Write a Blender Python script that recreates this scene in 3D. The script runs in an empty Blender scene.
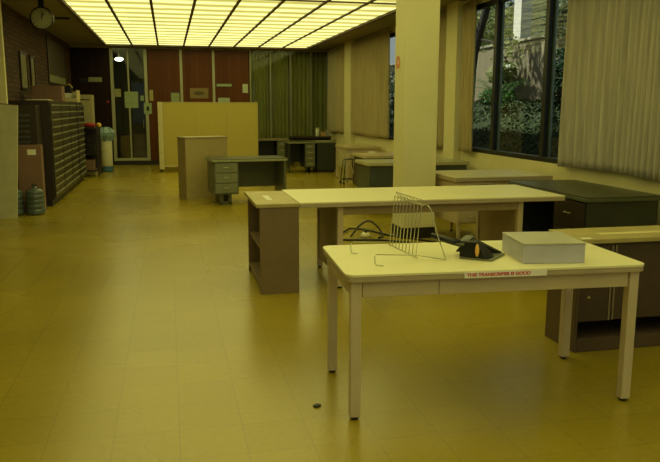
import bpy, bmesh, math, random
from mathutils import Vector, Matrix
R = math.radians
random.seed(7)
C = bpy.context.scene.collection
SC = bpy.context.scene

# ------------------------------------------------ camera, sky, sun, exposure
cd = bpy.data.cameras.new('camera'); cam = bpy.data.objects.new('camera', cd); C.objects.link(cam)
cd.sensor_width = 36; cd.lens = 36 * 716 / 660; cd.clip_end = 300
cam.location = (0, 0, 1.55)
_d = Vector((math.sin(R(12.59)) * math.cos(R(9.75)), math.cos(R(12.59)) * math.cos(R(9.75)), -math.sin(R(9.75))))
cam.rotation_mode = 'QUATERNION'
cam.rotation_quaternion = _d.to_track_quat('-Z', 'Y') @ Matrix.Rotation(R(.13), 3, 'Z').to_quaternion()
SC.camera = cam

w = bpy.data.worlds.new('sky'); SC.world = w; w.use_nodes = True
wn = w.node_tree.nodes; wl = w.node_tree.links
sky = wn.new('ShaderNodeTexSky'); sky.sky_type = 'HOSEK_WILKIE'; sky.turbidity = 6; sky.sun_direction = (-.5, .25, .8)
bg = wn['Background']; bg.inputs['Strength'].default_value = 1.9
hs = wn.new('ShaderNodeHueSaturation'); hs.inputs['Saturation'].default_value = .4
wl.new(sky.outputs[0], hs.inputs['Color']); wl.new(hs.outputs[0], bg.inputs[0])

sl = bpy.data.lights.new('sun', 'SUN'); sl.energy = 6.0; sl.color = (1, .96, .86); sl.angle = R(1.5)
so = bpy.data.objects.new('sun', sl); C.objects.link(so); so.location = (0, 8, 12)
so.rotation_euler = Vector((.62, -.3, -1)).to_track_quat('-Z', 'Y').to_euler()

CEIL_COL = (1, .91, .36); CEIL_STR = 1.6
SC.view_settings.view_transform = 'Standard'; SC.view_settings.look = 'None'
SC.view_settings.gamma = 1; SC.view_settings.use_curve_mapping = False
SC.view_settings.exposure = 0.0

# ------------------------------------------------ materials
MATS = {}
def mat(name, col, rough=.55, metal=0, var=.08, scale=6, bump=0, spec=.5, stretch=(1, 1, 1), trans=0, emit=0):
    if name in MATS: return MATS[name]
    m = bpy.data.materials.new(name); m.use_nodes = True
    n, l = m.node_tree.nodes, m.node_tree.links; p = n['Principled BSDF']
    p.inputs['Roughness'].default_value = rough; p.inputs['Metallic'].default_value = metal
    p.inputs['Specular IOR Level'].default_value = spec
    tc = n.new('ShaderNodeTexCoord'); mp = n.new('ShaderNodeMapping'); mp.inputs['Scale'].default_value = stretch
    no = n.new('ShaderNodeTexNoise'); no.inputs['Scale'].default_value = scale; no.inputs['Detail'].default_value = 5
    l.new(tc.outputs['Object'], mp.inputs[0]); l.new(mp.outputs[0], no.inputs['Vector'])
    r = n.new('ShaderNodeValToRGB'); r.color_ramp.elements[0].position = .3; r.color_ramp.elements[1].position = .7
    r.color_ramp.elements[0].color = tuple(max(0, c * (1 - var)) for c in col) + (1,)
    r.color_ramp.elements[1].color = tuple(min(1, c * (1 + var)) for c in col) + (1,)
    l.new(no.outputs['Fac'], r.inputs[0]); l.new(r.outputs[0], p.inputs['Base Color'])
    if bump:
        b = n.new('ShaderNodeBump'); b.inputs['Strength'].default_value = bump; b.inputs['Distance'].default_value = .01
        l.new(no.outputs['Fac'], b.inputs['Height']); l.new(b.outputs[0], p.inputs['Normal'])
    if trans:
        t = n.new('ShaderNodeBsdfTranslucent'); l.new(r.outputs[0], t.inputs[0])
        x = n.new('ShaderNodeMixShader'); x.inputs[0].default_value = trans
        l.new(p.outputs[0], x.inputs[1]); l.new(t.outputs[0], x.inputs[2])
        l.new(x.outputs[0], n['Material Output'].inputs[0])
    if emit:
        p.inputs['Emission Color'].default_value = col + (1,); p.inputs['Emission Strength'].default_value = emit
    MATS[name] = m; return m

def math_node(n, l, op, a, b=None):
    x = n.new('ShaderNodeMath'); x.operation = op
    for i, v in enumerate((a, b)):
        if v is None: continue
        if isinstance(v, (int, float)): x.inputs[i].default_value = v
        else: l.new(v, x.inputs[i])
    return x.outputs[0]

def floor_mat():
    m = bpy.data.materials.new('waxed vinyl tile'); m.use_nodes = True
    n, l = m.node_tree.nodes, m.node_tree.links; p = n['Principled BSDF']
    tc = n.new('ShaderNodeTexCoord')
    br = n.new('ShaderNodeTexBrick'); br.offset = 0; br.inputs['Scale'].default_value = 1
    br.inputs['Brick Width'].default_value = .305; br.inputs['Row Height'].default_value = .305
    br.inputs['Mortar Size'].default_value = .0015; br.inputs['Bias'].default_value = 0
    br.inputs['Color1'].default_value = (.375, .285, .013, 1); br.inputs['Color2'].default_value = (.405, .31, .015, 1)
    br.inputs['Mortar'].default_value = (.25, .19, .02, 1)
    l.new(tc.outputs['Object'], br.inputs['Vector'])
    n1 = n.new('ShaderNodeTexNoise'); n1.inputs['Scale'].default_value = .45; n1.inputs['Detail'].default_value = 1.5
    l.new(tc.outputs['Object'], n1.inputs['Vector'])
    n2 = n.new('ShaderNodeTexNoise'); n2.inputs['Scale'].default_value = 30; n2.inputs['Detail'].default_value = 6
    l.new(tc.outputs['Object'], n2.inputs['Vector'])
    r = n.new('ShaderNodeValToRGB'); r.color_ramp.elements[0].position = .25; r.color_ramp.elements[1].position = .7
    r.color_ramp.elements[0].color = (.72, .72, .70, 1); r.color_ramp.elements[1].color = (1.1, 1.1, 1.1, 1)
    l.new(n1.outputs['Fac'], r.inputs[0])
    mx = n.new('ShaderNodeMixRGB'); mx.blend_type = 'MULTIPLY'; mx.inputs[0].default_value = .8
    l.new(br.outputs['Color'], mx.inputs[1]); l.new(r.outputs[0], mx.inputs[2])
    r2 = n.new('ShaderNodeValToRGB'); r2.color_ramp.elements[0].position = .3; r2.color_ramp.elements[1].position = .6
    r2.color_ramp.elements[0].color = (.82, .8, .78, 1); r2.color_ramp.elements[1].color = (1.05, 1.05, 1.05, 1)
    l.new(n2.outputs['Fac'], r2.inputs[0])
    mx2 = n.new('ShaderNodeMixRGB'); mx2.blend_type = 'MULTIPLY'; mx2.inputs[0].default_value = .4
    l.new(mx.outputs[0], mx2.inputs[1]); l.new(r2.outputs[0], mx2.inputs[2])
    l.new(mx2.outputs[0], p.inputs['Base Color'])
    ro = n.new('ShaderNodeMapRange'); ro.inputs['To Min'].default_value = .22; ro.inputs['To Max'].default_value = .32
    l.new(n1.outputs['Fac'], ro.inputs['Value']); l.new(ro.outputs[0], p.inputs['Roughness'])
    p.inputs['IOR'].default_value = 1.85
    return m

def brick_mat():
    m = bpy.data.materials.new('dark red brick'); m.use_nodes = True
    n, l = m.node_tree.nodes, m.node_tree.links; p = n['Principled BSDF']
    tc = n.new('ShaderNodeTexCoord'); sp = n.new('ShaderNodeSeparateXYZ'); cb = n.new('ShaderNodeCombineXYZ')
    l.new(tc.outputs['Object'], sp.inputs[0]); l.new(sp.outputs['Y'], cb.inputs['X']); l.new(sp.outputs['Z'], cb.inputs['Y'])
    br = n.new('ShaderNodeTexBrick'); br.inputs['Scale'].default_value = 1
    br.inputs['Brick Width'].default_value = .30; br.inputs['Row Height'].default_value = .078
    br.inputs['Mortar Size'].default_value = .012
    br.inputs['Color1'].default_value = (.12, .05, .022, 1); br.inputs['Color2'].default_value = (.05, .022, .012, 1)
    br.inputs['Mortar'].default_value = (.035, .022, .014, 1)
    l.new(cb.outputs[0], br.inputs['Vector']); l.new(br.outputs['Color'], p.inputs['Base Color'])
    p.inputs['Roughness'].default_value = .85
    b = n.new('ShaderNodeBump'); b.inputs['Strength'].default_value = .6; b.inputs['Distance'].default_value = .02; b.invert = True
    l.new(br.outputs['Fac'], b.inputs['Height']); l.new(b.outputs[0], p.inputs['Normal'])
    return m

def panel_mat(name, c1, c2, board=.11, axis='X', rough=.4, depth=.5):
    """vertical boards"""
    m = bpy.data.materials.new(name); m.use_nodes = True
    n, l = m.node_tree.nodes, m.node_tree.links; p = n['Principled BSDF']
    tc = n.new('ShaderNodeTexCoord'); sp = n.new('ShaderNodeSeparateXYZ'); l.new(tc.outputs['Object'], sp.inputs[0])
    fr = math_node(n, l, 'FRACT', math_node(n, l, 'DIVIDE', sp.outputs[axis], board))
    gap = math_node(n, l, 'LESS_THAN', fr, .07)
    idx = math_node(n, l, 'FLOOR', math_node(n, l, 'DIVIDE', sp.outputs[axis], board))
    wn_ = n.new('ShaderNodeTexWhiteNoise'); wn_.noise_dimensions = '1D'; l.new(idx, wn_.inputs['W'])
    mp = n.new('ShaderNodeMapping'); mp.inputs['Scale'].default_value = (14, 14, 1.2)
    l.new(tc.outputs['Object'], mp.inputs[0]); no = n.new('ShaderNodeTexNoise'); no.inputs['Scale'].default_value = 2
    l.new(mp.outputs[0], no.inputs['Vector'])
    f = math_node(n, l, 'ADD', math_node(n, l, 'MULTIPLY', wn_.outputs['Value'], .6), math_node(n, l, 'MULTIPLY', no.outputs['Fac'], .4))
    mx = n.new('ShaderNodeMixRGB'); mx.inputs[1].default_value = c1 + (1,); mx.inputs[2].default_value = c2 + (1,); l.new(f, mx.inputs[0])
    m2 = n.new('ShaderNodeMixRGB'); m2.inputs[2].default_value = tuple(c * .35 for c in c1) + (1,)
    l.new(math_node(n, l, 'MULTIPLY', gap, depth), m2.inputs[0]); l.new(mx.outputs[0], m2.inputs[1])
    l.new(m2.outputs[0], p.inputs['Base Color']); p.inputs['Roughness'].default_value = rough; p.inputs['Specular IOR Level'].default_value = .2
    return m

def light_mat(name, gain):
    """fluorescent tubes across the bay glowing through a ribbed lens"""
    m = bpy.data.materials.new(name); m.use_nodes = True
    n, l = m.node_tree.nodes, m.node_tree.links; n.remove(n['Principled BSDF'])
    e = n.new('ShaderNodeEmission'); tc = n.new('ShaderNodeTexCoord'); sp = n.new('ShaderNodeSeparateXYZ')
    l.new(tc.outputs['Object'], sp.inputs[0])
    u = math_node(n, l, 'DIVIDE', sp.outputs['Y'], .61)
    idx = math_node(n, l, 'FLOOR', u)
    wv = math_node(n, l, 'MULTIPLY', math_node(n, l, 'ADD', math_node(n, l, 'COSINE', math_node(n, l, 'MULTIPLY', math_node(n, l, 'SUBTRACT', math_node(n, l, 'FRACT', u), .5), 2 * math.pi)), 1), .5)
    wv = math_node(n, l, 'POWER', wv, 1.3)
    wh = n.new('ShaderNodeTexWhiteNoise'); wh.noise_dimensions = '2D'
    cb = n.new('ShaderNodeCombineXYZ'); l.new(idx, cb.inputs[0])
    l.new(math_node(n, l, 'FLOOR', math_node(n, l, 'DIVIDE', sp.outputs['X'], .664)), cb.inputs[1]); l.new(cb.outputs[0], wh.inputs['Vector'])
    rnd = math_node(n, l, 'ADD', .88, math_node(n, l, 'MULTIPLY', wh.outputs['Value'], .2))
    st = math_node(n, l, 'MULTIPLY', math_node(n, l, 'ADD', .40, math_node(n, l, 'MULTIPLY', wv, .62)), rnd)
    l.new(math_node(n, l, 'MULTIPLY', st, CEIL_STR * gain), e.inputs['Strength'])
    mx = n.new('ShaderNodeMixRGB'); mx.inputs[1].default_value = (1, .89, .20, 1); mx.inputs[2].default_value = (1, .96, .35, 1)
    l.new(wv, mx.inputs[0]); l.new(mx.outputs[0], e.inputs['Color'])
    l.new(e.outputs[0], n['Material Output'].inputs[0])
    return m

def glass_mat():
    m = bpy.data.materials.new('window glass'); m.use_nodes = True
    n, l = m.node_tree.nodes, m.node_tree.links; n.remove(n['Principled BSDF'])
    t = n.new('ShaderNodeBsdfTransparent'); t.inputs[0].default_value = (.84, .89, .82, 1)
    g = n.new('ShaderNodeBsdfGlossy'); g.inputs['Roughness'].default_value = .02
    lw = n.new('ShaderNodeLayerWeight'); lw.inputs[0].default_value = .5
    f = math_node(n, l, 'ADD', .025, math_node(n, l, 'MULTIPLY', math_node(n, l, 'POWER', lw.outputs['Facing'], 5), .3))
    x = n.new('ShaderNodeMixShader'); l.new(f, x.inputs[0]); l.new(t.outputs[0], x.inputs[1]); l.new(g.outputs[0], x.inputs[2])
    l.new(x.outputs[0], n['Material Output'].inputs[0]); return m

GLASS = glass_mat(); FLOOR = floor_mat(); BRICK = brick_mat()
LIGHT = light_mat('glowing ceiling lens', 1.0)
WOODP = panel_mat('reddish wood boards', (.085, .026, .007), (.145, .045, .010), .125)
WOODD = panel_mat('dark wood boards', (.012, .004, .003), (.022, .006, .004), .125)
FENCE = panel_mat('weathered fence boards', (.27, .22, .14), (.34, .29, .19), .16, 'Y', .9)
plaster = mat('cream painted plaster', (.74, .68, .36), .7, var=.03)
whitecol = mat('off white column paint', (.82, .77, .44), .55, var=.03, scale=3)
soffit = mat('dull tan ceiling', (.26, .22, .11), .8, var=.06, scale=2)
tbar = mat('dark brown ceiling bar', (.10, .06, .03), .6)
alu = mat('pale mullion metal', (.40, .40, .26), .45, var=.04)
blackm = mat('black frame metal', (.007, .009, .010), .4)
darkbase = mat('black rubber base', (.015, .013, .012), .5)
lam = mat('cream laminate top', (.86, .81, .49), .36, var=.025, scale=3)
edge = mat('tan edge band', (.46, .37, .24), .5, var=.06)
tanm = mat('tan enamel steel', (.57, .47, .30), .45, var=.05)
brownm = mat('brown enamel steel', (.20, .14, .07), .45, var=.08)
darkbrown = mat('dark brown enamel', (.035, .022, .018), .4, var=.1)
green = mat('grey green enamel steel', (.13, .14, .08), .4, var=.06)
greend = mat('dark green enamel steel', (.026, .032, .024), .4, var=.08)
lino = mat('dark linoleum top', (.055, .06, .03), .28, var=.1, scale=4)
brass = mat('polished metal trim', (.62, .60, .42), .3, metal=.8)
chrome = mat('chrome wire', (.60, .58, .42), .35, metal=.7)
tantop = mat('tan laminate top', (.50, .40, .20), .4, var=.06)
part_y = mat('yellow tan fabric panel', (.55, .45, .10), .8, var=.04, scale=20)
tanwood = mat('pale tan board', (.44, .35, .14), .55, var=.06, stretch=(1, 1, 6))
black = mat('black plastic', (.009, .009, .009), .35)
paper = mat('white paper', (.80, .80, .66), .7, var=.03)
fabric = mat('pale drapery cloth', (.60, .56, .47), .85, var=.16, scale=4, trans=.30, stretch=(6, 6, .4))
fabric_g = mat('olive drapery cloth', (.38, .33, .13), .85, var=.12, scale=4, trans=.1, stretch=(6, 6, .4))
fabric_y = mat('drapery cloth tinted by ceiling light', (.56, .47, .24), .85, var=.14, scale=4, trans=.25, stretch=(6, 6, .4))  # copy of the drapery cloth with the yellow ceiling light in its colour
fabric_w = mat('sheer pale drapery cloth', (.66, .60, .38), .85, var=.08, scale=4, trans=.45, stretch=(6, 6, .4))

# ------------------------------------------------ helpers
class MB:
    def __init__(s): s.bm = bmesh.new()
    def box(s, x0, y0, z0, x1, y1, z1, M=None):
        v = [s.bm.verts.new(p) for p in ((x0, y0, z0), (x1, y0, z0), (x1, y1, z0), (x0, y1, z0), (x0, y0, z1), (x1, y0, z1), (x1, y1, z1), (x0, y1, z1))]
        for f in ((0, 3, 2, 1), (4, 5, 6, 7), (0, 1, 5, 4), (1, 2, 6, 5), (2, 3, 7, 6), (3, 0, 4, 7)): s.bm.faces.new([v[i] for i in f])
        if M is not None: bmesh.ops.transform(s.bm, matrix=M, verts=v)
        return s
    def prism(s, pts, z0, z1, M=None):
        a = [s.bm.verts.new((x, y, z0)) for x, y in pts]; b = [s.bm.verts.new((x, y, z1)) for x, y in pts]; n = len(pts)
        s.bm.faces.new(a[::-1]); s.bm.faces.new(b)
        for i in range(n): s.bm.faces.new((a[i], a[(i + 1) % n], b[(i + 1) % n], b[i]))
        if M is not None: bmesh.ops.transform(s.bm, matrix=M, verts=a + b)
        return s
    def hull(s, pts, faces):
        v = [s.bm.verts.new(p) for p in pts]
        for f in faces: s.bm.faces.new([v[i] for i in f])
        return s
    def tube(s, pts, r, seg=8, cap=True):
        pts = [Vector(p) for p in pts]; rings = []
        for i, p in enumerate(pts):
            t = (pts[min(i + 1, len(pts) - 1)] - pts[max(i - 1, 0)]).normalized()
            a = Vector((0, 0, 1)) if abs(t.z) < .9 else Vector((1, 0, 0))
            u = t.cross(a).normalized(); v = t.cross(u).normalized()
            rr = r[i] if isinstance(r, (list, tuple)) else r
            rings.append([s.bm.verts.new(p + (u * math.cos(k * 2 * math.pi / seg) + v * math.sin(k * 2 * math.pi / seg)) * rr) for k in range(seg)])
        for A, B in zip(rings, rings[1:]):
            for k in range(seg): s.bm.faces.new((A[k], A[(k + 1) % seg], B[(k + 1) % seg], B[k]))
        if cap: s.bm.faces.new(rings[0][::-1]); s.bm.faces.new(rings[-1])
        return s
    def lathe(s, prof, seg=24, M=None):
        rings = []; allv = []
        for r, z in prof:
            rings.append([s.bm.verts.new((r * math.cos(k * 2 * math.pi / seg), r * math.sin(k * 2 * math.pi / seg), z)) for k in range(seg)]); allv += rings[-1]
        for A, B in zip(rings, rings[1:]):
            for k in range(seg): s.bm.faces.new((A[k], A[(k + 1) % seg], B[(k + 1) % seg], B[k]))
        s.bm.faces.new(rings[0][::-1]); s.bm.faces.new(rings[-1])
        if M is not None: bmesh.ops.transform(s.bm, matrix=M, verts=allv)
        return s
    def build(s, name, m, parent=None, bevel=0, smooth=False, loc=None):
        bmesh.ops.recalc_face_normals(s.bm, faces=s.bm.faces[:])
        me = bpy.data.meshes.new(name); s.bm.to_mesh(me); s.bm.free()
        me.materials.append(m); o = bpy.data.objects.new(name, me); C.objects.link(o)
        if smooth:
            for f in me.polygons: f.use_smooth = True
        if bevel:
            b = o.modifiers.new('bevel', 'BEVEL'); b.width = bevel; b.segments = 2; b.limit_method = 'ANGLE'
        if parent is not None: o.parent = parent
        if loc: o.location = loc
        return o

def tag(o, label, cat, group=None):
    o['label'] = label; o['category'] = cat
    if group: o['group'] = group
    return o
def thing(name, label, cat, loc, rz=0, group=None):
    o = bpy.data.objects.new(name, None); o.empty_display_size = .1; C.objects.link(o)
    o.location = loc; o.rotation_euler = (0, 0, R(rz)); return tag(o, label, cat, group)
def struct(o): o['kind'] = 'structure'; return o
def copy_tree(o, parent=None):
    c = o.copy(); C.objects.link(c); c.parent = parent
    for ch in list(o.children): copy_tree(ch, c)
    return c
def sbox(name, m, *b, bevel=0): return struct(MB().box(*b).build(name, m, bevel=bevel))
def rrect(x0, y0, x1, y1, r, n=5):
    p = []
    for cx, cy, a0 in ((x1 - r, y0 + r, -90), (x1 - r, y1 - r, 0), (x0 + r, y1 - r, 90), (x0 + r, y0 + r, 180)):
        for k in range(n + 1): a = R(a0 + 90 * k / n); p.append((cx + r * math.cos(a), cy + r * math.sin(a)))
    return p

# ------------------------------------------------ room shell
XL, XR, YB, YF, HC = -2.47, 4.5, 20.33, -3.0, 3.17
sbox('floor', FLOOR, XL - .3, YF - .3, -.12, XR + .25, YB + 3.2, 0)
sbox('wall_left', BRICK, XL - .25, YF, 0, XL, YB + 3, HC + .3)
sbox('trim_1', plaster, XL, 10.98, 0, -2.21, 11.06, HC, bevel=.004)      # pale pilaster on the brick wall
wf = MB(); wf.box(XL - .25, YF - .2, 0, XR + .25, YF, .6); wf.box(XL - .25, YF - .2, 3.0, XR + .25, YF, HC + .3)
wf.box(XL - .25, YF - .2, .6, XL + .4, YF, 3.0); wf.box(XR - .3, YF - .2, .6, XR + .25, YF, 3.0)
struct(wf.build('wall_front', plaster))
ff = MB()  # unseen window added behind the camera, daylight fill for the front faces
for x in (XL + .43, -.6, 1.0, 2.6, XR - .33): ff.box(x - .03, YF - .12, .63, x + .03, YF - .04, 2.97)
ff.box(XL + .4, YF - .12, .6, XR - .3, YF - .04, .63); ff.box(XL + .4, YF - .12, 2.97, XR - .3, YF - .04, 3.0)
ff = struct(ff.build('window_6', blackm)); MB().box(XL + .4, YF - .085, .63, XR - .3, YF - .08, 2.97).build('window_glass', GLASS, ff)
# ceiling: soffits round the luminous field
L0, L1, LY0, LY1 = -1.53, 3.782, -2.6, 19.98
c = MB(); c.box(XL - .25, YF, HC, L0 - .03, YB + .15, HC + .12); c.box(L1 + .03, YF, HC, XR + .25, YB + .15, HC + .12)
c.box(L0 - .03, LY1 + .03, HC, L1 + .03, YB + .15, HC + .12); c.box(L0 - .03, YF, HC, L1 + .03, LY0 - .03, HC + .12)
c.box(XL - .25, YF, HC + .35, XR + 1.0, YB + 3.2, HC + .5)
c.box(XL - .25, YB + .15, HC, XR + .25, YB + 3.2, HC + .12)
struct(c.build('ceiling', soffit))
W8 = (L1 - L0) / 8
order = ['leftmost', 'second', 'third', 'fourth', 'fifth', 'sixth', 'seventh', 'rightmost']
for bay, (a, b, where) in enumerate(((LY0, 11.22, 'near bay overhead'), (11.28, LY1, 'bay running to the far wall'))):
    for k in range(8):
        x0 = L0 + k * W8 + .022; x1 = L0 + (k + 1) * W8 - .022
        o = MB().box(x0, a, HC + .012, x1, b, HC + .03).build('ceiling_light', LIGHT)
        nm = order[k] + (' of eight' if k in (0, 7) else ' from the left')
        tag(o, 'glowing yellow ceiling strip, %s, %s' % (nm, where), 'ceiling light', 'luminous ceiling strips')
t = MB()
for k in range(1, 8): x = L0 + k * W8; t.box(x - .022, LY0, HC - .012, x + .022, LY1, HC + .04)
t.box(L0, 11.22, HC - .008, L1, 11.28, HC + .04)
struct(t.build('trim_2', tbar))
t = MB(); t.box(L0 - .05, LY0, HC - .03, L0 + .022, LY1, HC + .1); t.box(L1 - .022, LY0, HC - .03, L1 + .05, LY1, HC + .1)
t.box(L0 - .05, LY1, HC - .03, L1 + .05, LY1 + .05, HC + .1); t.box(L0 - .05, LY0 - .05, HC - .03, L1 + .05, LY0, HC + .1)
struct(t.build('trim_3', tbar))

# right wall: low wall, lintel, pilasters
SILL, HEAD = .93, 3.06
w_ = MB(); w_.box(XR, YF, 0, XR + .2, YB + .2, SILL - .03); w_.box(XR, YF, HEAD, XR + .2, YB + .2, HC + .3)
piers = [(-3.0, -2.6), (4.1, 4.52), (10.68, 11.12), (17.36, 18.0), (20.3, 20.53)]
for a, b in piers: w_.box(XR, a, SILL - .03, XR + .2, b, HEAD)
struct(w_.build('wall_right', plaster))
for i, (a, b) in enumerate(piers[1:4]):
    sbox('trim_%d' % (4 + i), plaster, XR - .12, a, 0, XR - .001, b, HC, bevel=.004)
# windows
def window(i, y0, y1, mull):
    f = MB(); X0, X1 = XR + .02, XR + .09
    f.box(XR - .005, y0, SILL - .03, X1, y1, SILL + .03); f.box(X0, y0, HEAD - .07, X1, y1, HEAD)
    f.box(X0, y0, SILL, X1, y0 + .06, HEAD); f.box(X0, y1 - .06, SILL, X1, y1, HEAD)
    for m in mull: f.box(XR + .0, m - .045, SILL, X1, m + .045, HEAD)
    o = struct(f.build('window_%d' % i, blackm, bevel=.004))
    MB().box(XR + .05, y0 + .06, SILL + .03, XR + .056, y1 - .06, HEAD - .07).build('window_glass', GLASS, o)
    t = MB()
    for m in list(mull): t.box(XR + .06, m - .085, SILL + .03, XR + .088, m - .0455, HEAD - .07)
    t.build('glazing_bead', mat('dull aluminium bead', (.22, .27, .26), .35, metal=.4), o)
window(1, 4.52, 10.68, (5.3, 6.72, 8.15, 9.57))
window(2, 11.12, 17.36, (12.5, 15.5, 16.7))
window(3, 18.0, 20.3, (19.4,))
window(4, -2.6, 4.1, (-1.0, .6, 2.3))

# back wall
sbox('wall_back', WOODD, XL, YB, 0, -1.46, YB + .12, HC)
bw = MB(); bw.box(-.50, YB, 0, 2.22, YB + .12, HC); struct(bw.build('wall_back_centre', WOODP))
sbox('baseboard_back', darkbase, XL, YB - .015, 0, 2.22, YB, .12)
bh = MB(); bh.box(XL, YB - .03, HC - .07, XR, YB - .002, HC); struct(bh.build('trim_7', soffit))
mu = MB()
for x in (.38, 1.25): mu.box(x - .035, YB - .05, .12, x + .035, YB, HC - .07)
struct(mu.build('trim_8', alu))
# glazed screen of the door bay
d = MB()
for x in (-1.43, -.555): d.box(x - .04, YB - .04, .12, x + .04, YB + .06, HC - .07)
d.box(-1.03, YB - .02, .12, -.99, YB + .04, HC - .07); d.box(-1.43, YB - .03, .12, -.555, YB + .05, .19)
d = struct(d.build('door_1', alu))
MB().box(-1.4, YB + .005, .19, -.58, YB + .012, HC - .07).build('door_glass', GLASS, d)
MB().tube([(-.66, YB - .04, 1.0), (-.66, YB - .08, 1.02), (-.66, YB - .08, 1.2), (-.66, YB - .04, 1.22)], .01).build('door_handle', brass, d)
# curtain wall on the right of the back wall
cw = MB()
for x in (2.26, 2.82, 3.39, 3.97, 4.46): cw.box(x - .022, YB - .04, 0, x + .022, YB + .05, HC - .07)
cw.box(2.26, YB - .03, 0, XR, YB + .05, .08)
cw = struct(cw.build('window_5', mat('dull mullion metal', (.26, .25, .14), .45)))
MB().box(2.28, YB + .005, .08, 4.48, YB + .011, HC - .07).build('window_glass', GLASS, cw)
# room behind the glass
r_ = MB(); r_.box(XL, YB + 2.9, 0, XR + .2, YB + 3.1, HC); r_.box(1.9, YB + .12, 0, 2.0, YB + 2.9, HC)
r_.box(XR, YB + .2, 0, XR + .2, YB + 3, HC)
struct(r_.build('wall_far', panel_mat('dim olive boards', (.16, .13, .06), (.22, .18, .08), .14)))
for lab, x, y, sx, h in (('brown cardboard carton on the floor behind the left door pane', -1.2, 21.2, .26, .76), ('taller tan carton on the floor behind the right door pane', -.82, 21.3, .34, .80)):
    t = thing('carton', lab, 'box', (x, y, 0), 0, 'cartons behind the glazed door')
    MB().box(-sx / 2, -.2, 0, sx / 2, .2, h).build('carton_body', mat('brown cardboard', (.30, .17, .09), .8), t, bevel=.004)
    MB().box(-sx / 2 + .004, -.199, h, -.01, .199, h + .006).box(.01, -.199, h, sx / 2 - .004, .199, h + .006).build('flap', mat('brown cardboard', (.3, .17, .09)), t)
t = thing('globe_lamp', 'small white glowing globe lamp behind the top of the glazed door', 'lamp', (-1.27, 21.0, 2.86))
MB().lathe([(.001, -.05), (.07, -.045), (.12, 0), (.07, .045), (.001, .05)], 20).build('globe', mat('lit white globe', (1, 1, .82), emit=9), t, smooth=True)
MB().tube([(0, 0, .04), (0, 0, HC - 2.86)], .01).build('stem', brass, t)

# column
co = MB().box(2.69, 8.08, .13, 3.10, 8.47, HC).build('column', whitecol, bevel=.006); struct(co)
struct(MB().box(2.685, 8.075, 0, 3.105, 8.475, .13).build('baseboard_column', darkbase))
t = thing('round_sticker', 'small round orange and white sticker on the left face of the column', 'sticker', (2.688, 8.335, 2.085))
MB().lathe([(.082, 0), (.082, .002)], 24, Matrix.Rotation(R(-90), 4, 'Y')).build('disc', paper, t)
rg = MB()
for k in range(24):
    a0, a1 = [2 * math.pi * (k + j) / 24 for j in (0, 1)]
    rg.hull([(-.003, .076 * math.cos(a0), .076 * math.sin(a0)), (-.003, .076 * math.cos(a1), .076 * math.sin(a1)), (-.003, (.040) * math.cos(a1), (.040) * math.sin(a1)), (-.003, (.040) * math.cos(a0), (.040) * math.sin(a0))], [(0, 1, 2, 3)])
rg.box(-.0032, -.012, -.03, -.0025, .012, .03).box(-.0032, -.028, -.03, -.0025, .028, -.018)
rg.build('printed_mark', mat('orange print', (.75, .2, .03), .6), t)

# ------------------------------------------------ curtains
def curtain(y0, y1, z0, z1, m, label, amp=.035, per=.11, x=None, along='Y', hem=.09):
    rnd = random.Random(int(abs(y0) * 100)); n = int((y1 - y0) / .012); bm = bmesh.new(); ph = rnd.random() * 6; rows = []
    prof = []
    for i in range(n + 1):
        u = y0 + (y1 - y0) * i / n; ph += 2 * math.pi * .012 / per * (1 + .35 * math.sin(i * .031 + y0))
        prof.append((u, ph))
    zs = [z0, z0 + hem, z0 + hem + .01, z0 + .5, (z0 + z1) / 2, z1 - .2, z1]
    for z in zs:
        k = (z - z0) / (z1 - z0); a = amp * (1.1 - .45 * k)
        row = []
        for (u, p) in prof:
            off = a * math.sin(p + .25 * math.sin(k * 3 + u * 2)) + .012 * math.sin(u * 9 + k * 2)
            sag = .012 * math.sin(u * 3.1) if z == z0 else 0
            row.append(bm.verts.new((x + off, u, z + sag) if along == 'Y' else (u, x + off, z + sag)))
        rows.append(row)
    for A, B in zip(rows, rows[1:]):
        for i in range(n): bm.faces.new((A[i], A[i + 1], B[i + 1], B[i]))
    me = bpy.data.meshes.new('curtain'); bm.to_mesh(me); bm.free(); me.materials.append(m)
    for f in me.polygons: f.use_smooth = True
    o = bpy.data.objects.new('curtain', me); C.objects.link(o)
    s = o.modifiers.new('cloth', 'SOLIDIFY'); s.thickness = .003
    return tag(o, label, 'curtain', 'pleated window curtains')
XC = XR - .075
curtain(4.62, 7.53, .90, 3.12, fabric, 'wide pale pleated curtain hanging at the right edge, nearest the camera', x=XC)
curtain(10.05, 10.62, .89, 3.10, fabric_y, 'narrow tan pleated curtain just right of the column, left of the garden window', x=XC, per=.1)
curtain(11.2, 12.3, .90, 3.10, fabric_y, 'tan curtain mostly hidden behind the white column', x=XC)
curtain(14.30, 17.32, .92, 3.10, fabric_y, 'wide tan curtain left of the column with a slit of window beside it', x=XC, amp=.03)
curtain(18.06, 18.95, .90, 3.10, fabric_y, 'tan curtain next to the back corner, beside the pale sheer one', x=XC)
curtain(18.98, 20.0, .90, 3.10, fabric_w, 'pale sheer curtain glowing in the back right corner', x=XC)
names = ['left', 'second', 'third', 'rightmost']
for i, (a, b) in enumerate(((2.29, 2.79), (2.85, 3.36), (3.42, 3.94), (4.0, 4.44))):
    curtain(a, b, .03, HC - .02, fabric_g, 'olive green curtain behind the back glass wall, %s of the four bays' % names[i], x=YB + .12, along='X', amp=.03, per=.085)

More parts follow.
